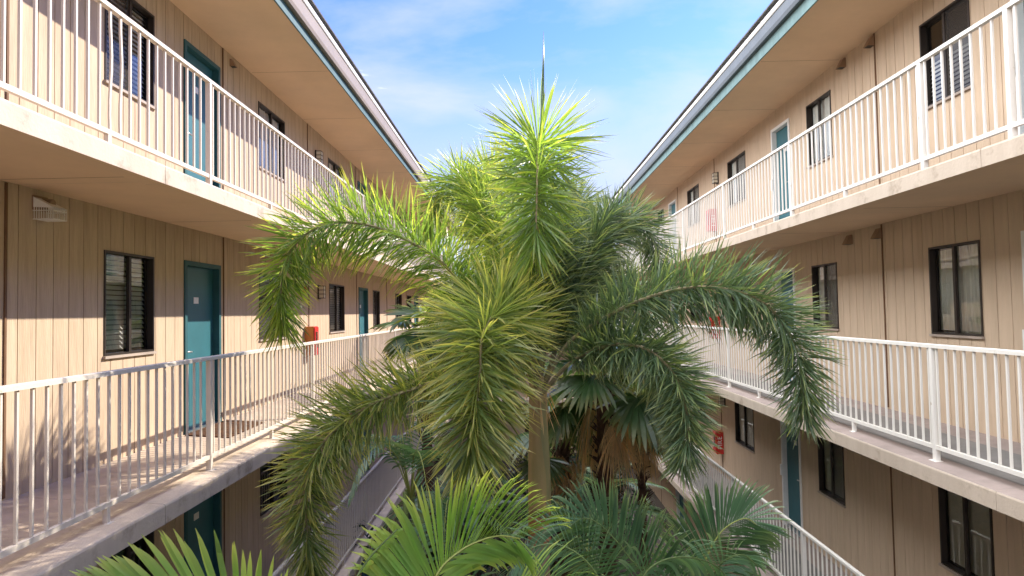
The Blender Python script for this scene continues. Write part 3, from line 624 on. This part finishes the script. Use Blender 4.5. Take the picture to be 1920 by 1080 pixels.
for i in range(SN-1):
    for q in range(8): b=9*i+q; mb.f.append((b,b+1,b+10,b+9)); mb.mi.append(0)
rel(mb,FL).build('sheath',mat('grey green sheath',(.30,.28,.13),.55,var=.3,vscale=2,stretch=(3,3,.5),bump=.3,bscale=30),fx,True)
mb=MB(); rr=random.Random(4)
for i in range(30):   # ragged fibres at the top of the shaft
    a=rr.uniform(0,6.28); p=Vector((.19+.1*math.cos(a),6.85+.1*math.sin(a),rr.uniform(5.85,6.1)))
    strip(mb,p,Vector((math.cos(a)*.5,math.sin(a)*.5,-.9)).normalized(),Vector((-math.sin(a),math.cos(a),0)),rr.uniform(.1,.35),.012,.3,rr.random(),3)
rel(mb,FL).build('fibres',M['dead'],fx)
TONE={'f1':'leaf','f2':'leaf','f3':'leaf','f3b':'leaf','f4':'leaf_cool','f4b':'leaf_cool','f5':'leaf_cool','f6':'leaf_cool','f7':'leaf_old','f8':'leaf_old','f9':'leaf','f10':'leaf_cool','f11':'leaf','f12':'leaf_cool','f14':'leaf_cool','f13':'leaf'}
FLAB={'f7':'yellowing frond hanging toward the viewer','f8':'olive brown frond drooping to the lower left','f1':'bright sunlit frond arching left'}
for i,(nm,pts,ll,n,yel) in enumerate(FOX):
    o=fox_frond(pts,ll,int(n*{'f2':1.15,'f1':1.9,'f5':2.1,'f8':2.0,'f7':1.8,'f3':1.7}.get(nm,2.0)),yel,[M[TONE[nm]],M['rachis']],fx,FL,100+i,w=.0165 if nm in('f7','f2') else .0145,u0=.3 if nm in ('f2','f3','f3b','f9') else .2)
    if nm in FLAB: o['label']=FLAB[nm]
mb=MB(); mb.attr=True; mb.tube([(.20,6.87,6.2),(.27,6.88,7.7),(.289,6.9,8.888),(.308,6.9,9.4),(.32,6.9,9.80)],[.03,.028,.022,.013,.003],7); attrpad(mb); mb.lv=[.2]*len(mb.v)
rel(mb,FL).build('spear_leaf',M['leaf_cool'],fx,True)
# ------------------------------------------------------------ arecas near the camera
def stems(mb,x,y,zt,k,seed):
    r=random.Random(seed)
    for i in range(k):
        a=r.uniform(0,6.28); d=r.uniform(.03,.28); x2,y2=x+.1*math.cos(a),y+.1*math.sin(a)
        mb.tube([(x+d*1.6*math.cos(a),y+d*1.6*math.sin(a),-.05),(x+d*math.cos(a),y+d*math.sin(a),zt*.5),(x2,y2,zt)],[.045,.038,.028],8)
AP={'a':('bright green areca palm closest to the camera at the bottom centre',['g1','g1b','g1c']),'b':('areca palm with upright green leaflets before the lower left walkway',['g2']),
    'c':('dark green areca palm below the right walkway with two fanned fronds',['g3','g4','g5','g10']),'d':('dark areca palm between the bright one and the right fanned one',['g6','g7']),'e':('shaded areca palm behind the bright bottom frond',['g8'])}
AD={e[0]:e for e in ARECA}
for key,(lab,names) in AP.items():
    base=Vector((0,0,0))
    for nm in names: base+=Vector(AD[nm][1][0])
    base/=len(names); L=(base.x,base.y,0); root=empty('areca_palm',L); tag(root,lab,'palm','areca palms in the courtyard')
    mb=MB(); stems(mb,base.x,base.y,base.z-.35,5,ord(key)); rel(mb,L).build('stems',M['stem'],root,True)
    for nm in names:
        e=AD[nm]; pts=[[base.x*.6+e[1][0][0]*.4,base.y*.6+e[1][0][1]*.4,e[1][0][2]-.45]]+e[1]
        areca_frond(pts,e[2],e[3],e[4],e[5],[M[e[6]],M['rachis_g'] if nm in('g1','g4') else M['rachis_d']],root,L,len(nm)*3+ord(nm[-1]),u0=.30 if nm in('g1','g2','g4') else .16,w={'g1':.030,'g2':.026,'g3':.020,'g4':.018}.get(nm,.02),tipf=.3 if nm=='g1' else .5,hook={'g1':1.3,'g2':.35,'g3':.8,'g4':.7}.get(nm,.3),thin={'g1':.55,'g3':.3}.get(nm,0))
    # lower fronds that fill the clump out of the frame
    r=random.Random(ord(key)+3)
    for i in range(5):
        a=r.uniform(0,6.28); R_=r.uniform(.7,1.0); z=base.z-.4
        pts=[(base.x,base.y,z-.3),(base.x+.25*R_*math.cos(a),base.y+.25*R_*math.sin(a),z+.15),(base.x+.7*R_*math.cos(a),base.y+.7*R_*math.sin(a),z+.25),(base.x+1.15*R_*math.cos(a),base.y+1.15*R_*math.sin(a),z-.1)]
        areca_frond(pts,.36,30,.6,0,[M[AD[names[0]][6]],M['rachis_g']],root,L,i+50,u0=.25,w=.03)
def clump(x,y,z,R0,n,lab,m,seed,ll=.36,lat=30,spread=1.0):
    L=(x,y,0); root=empty('areca_palm',L); tag(root,lab,'palm','areca palms in the courtyard'); r=random.Random(seed)
    mb=MB(); stems(mb,x,y,z-.2,4,seed); rel(mb,L).build('stems',M['stem'],root,True)
    for i in range(n):
        a=i/n*6.28+r.uniform(-.3,.3); R_=R0*r.uniform(.8,1.15); up=r.uniform(.3,.9)
        pts=[(x,y,z-.3),(x+.22*R_*math.cos(a),y+.22*R_*math.sin(a),z+.35*up*R0),(x+.6*R_*math.cos(a),y+.6*R_*math.sin(a),z+.6*up*R0),(x+R_*math.cos(a),y+R_*math.sin(a),z+.4*up*R0),(x+1.25*R_*math.cos(a),y+1.25*R_*math.sin(a),z-.05*R0)]
        areca_frond(pts,ll,lat,.6,r.uniform(-.3,.3),[M[m],M['rachis_g']],root,L,seed*31+i,u0=.22,w=.026)
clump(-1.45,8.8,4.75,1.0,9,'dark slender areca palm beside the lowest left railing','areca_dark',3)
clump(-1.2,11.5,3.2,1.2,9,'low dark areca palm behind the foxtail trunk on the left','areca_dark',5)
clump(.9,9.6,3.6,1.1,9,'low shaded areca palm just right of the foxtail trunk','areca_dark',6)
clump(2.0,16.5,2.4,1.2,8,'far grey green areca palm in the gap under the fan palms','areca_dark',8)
# ------------------------------------------------------------ fan palms behind
def fan_leaf(mb,hinge,axis,nrm,R,droop,seed,n=30,half=1.9,lvb=.35,m=0,wmul=1.):
    r=random.Random(seed); axis=axis.normalized(); side=axis.cross(nrm).normalized()
    for i in range(n):
        th=-half+2*half*(i+.5)/n; d=(axis*math.cos(th)+side*math.sin(th)).normalized()
        wv=d.cross(nrm)+nrm*(.5 if i%2 else -.5); wv=(wv-d*wv.dot(d)).normalized()
        W=2*R*.55*math.tan(half/n)*1.15*wmul
        strip(mb,hinge,d,wv,R*r.uniform(.88,1.05)*(1-.18*abs(th)/half),W,droop*r.uniform(.6,1.5),min(1,max(0,r.gauss(lvb,.18))),6,m,1)
def fan_palm(x,y,z,R,n,lab,seed,skirt=12,low=-.5,tr=.13):
    L=(x,y,0); root=empty('fan_palm',L); tag(root,lab,'palm tree','fan palms behind the foxtail palm'); r=random.Random(seed)
    mb=MB(); mb.tube([(x+.1,y,-.1),(x,y,z*.5),(x,y,z)],[tr*1.3,tr,tr*.95],14)
    for i in range(150):
        a=r.uniform(0,6.28); zz=z-r.random()**1.5*2.8; p=Vector((x+tr*math.cos(a),y+tr*math.sin(a),zz)); o=Vector((math.cos(a),math.sin(a),r.uniform(.3,1.3))).normalized()
        mb.tube([p,p+o*r.uniform(.08,.22)],[.02,.006],4)
    rel(mb,L).build('trunk',M['darkbark'],root)
    for i in range(n):
        a=i*2.4+r.uniform(-.3,.3); el=1.25-(1.25-low)*(i+.5)/n; pl=r.uniform(.5,.8)*R
        dr=Vector((math.cos(a)*math.cos(el),math.sin(a)*math.cos(el),math.sin(el)))
        h=Vector((x,y,z))+dr*pl; ax=(dr+Vector((0,0,-.55))).normalized(); sd=dr.cross(ZV); sd=sd.normalized() if sd.length>.05 else Vector((1,0,0)); nr=sd.cross(ax).normalized()
        mb=MB(); mb.attr=True; mb.tube([Vector((x,y,z-.1)),Vector((x,y,z))+dr*pl*.5+Vector((0,0,.05)),h],[.016,.012,.008],5,1); attrpad(mb)
        fan_leaf(mb,h,ax,nr,R*r.uniform(.85,1.1),.55,seed*50+i,half=r.uniform(1.5,2.1)); rel(mb,L).build('frond',[M['fan'],M['rachis_g']],root)
    for i in range(skirt):
        a=r.uniform(0,6.28); el=r.uniform(-1.35,-.75); pl=r.uniform(.25,.5)*R; dr=Vector((math.cos(a)*math.cos(el),math.sin(a)*math.cos(el),math.sin(el)))
        h=Vector((x,y,z-r.uniform(.0,.5)))+dr*pl; ax=(dr+Vector((0,0,-1.2))).normalized(); sd=dr.cross(ZV).normalized(); nr=sd.cross(ax).normalized()
        mb=MB(); mb.attr=True; mb.tube([Vector((x,y,h.z+pl*.8)),h],[.014,.008],5,1); attrpad(mb)
        fan_leaf(mb,h,ax,nr,R*r.uniform(.6,1.0),1.2,seed*70+i,n=34,half=r.uniform(.5,1.0),lvb=.45,wmul=.42); o=rel(mb,L).build('dead_frond',[M['dead'],M['rachis']],root)
fan_palm(1.35,10.8,5.75,1.05,15,'fan palm with a tan skirt of dead fronds right of the foxtail trunk',11,16,-.9)
fan_palm(2.35,13.2,5.1,1.05,13,'fan palm with hanging green fans nearer the right railing',12,8,-.9,.08)
fan_palm(-1.75,12.6,6.45,.75,12,'fan palm half hidden behind the foxtail on the left',13,5,-.6,.09)
fan_palm(.75,12.2,4.55,.85,9,'small fan palm with orange dead fronds close behind the foxtail trunk',14,14,-.7)
# ------------------------------------------------------------ dark shrubs on the ground
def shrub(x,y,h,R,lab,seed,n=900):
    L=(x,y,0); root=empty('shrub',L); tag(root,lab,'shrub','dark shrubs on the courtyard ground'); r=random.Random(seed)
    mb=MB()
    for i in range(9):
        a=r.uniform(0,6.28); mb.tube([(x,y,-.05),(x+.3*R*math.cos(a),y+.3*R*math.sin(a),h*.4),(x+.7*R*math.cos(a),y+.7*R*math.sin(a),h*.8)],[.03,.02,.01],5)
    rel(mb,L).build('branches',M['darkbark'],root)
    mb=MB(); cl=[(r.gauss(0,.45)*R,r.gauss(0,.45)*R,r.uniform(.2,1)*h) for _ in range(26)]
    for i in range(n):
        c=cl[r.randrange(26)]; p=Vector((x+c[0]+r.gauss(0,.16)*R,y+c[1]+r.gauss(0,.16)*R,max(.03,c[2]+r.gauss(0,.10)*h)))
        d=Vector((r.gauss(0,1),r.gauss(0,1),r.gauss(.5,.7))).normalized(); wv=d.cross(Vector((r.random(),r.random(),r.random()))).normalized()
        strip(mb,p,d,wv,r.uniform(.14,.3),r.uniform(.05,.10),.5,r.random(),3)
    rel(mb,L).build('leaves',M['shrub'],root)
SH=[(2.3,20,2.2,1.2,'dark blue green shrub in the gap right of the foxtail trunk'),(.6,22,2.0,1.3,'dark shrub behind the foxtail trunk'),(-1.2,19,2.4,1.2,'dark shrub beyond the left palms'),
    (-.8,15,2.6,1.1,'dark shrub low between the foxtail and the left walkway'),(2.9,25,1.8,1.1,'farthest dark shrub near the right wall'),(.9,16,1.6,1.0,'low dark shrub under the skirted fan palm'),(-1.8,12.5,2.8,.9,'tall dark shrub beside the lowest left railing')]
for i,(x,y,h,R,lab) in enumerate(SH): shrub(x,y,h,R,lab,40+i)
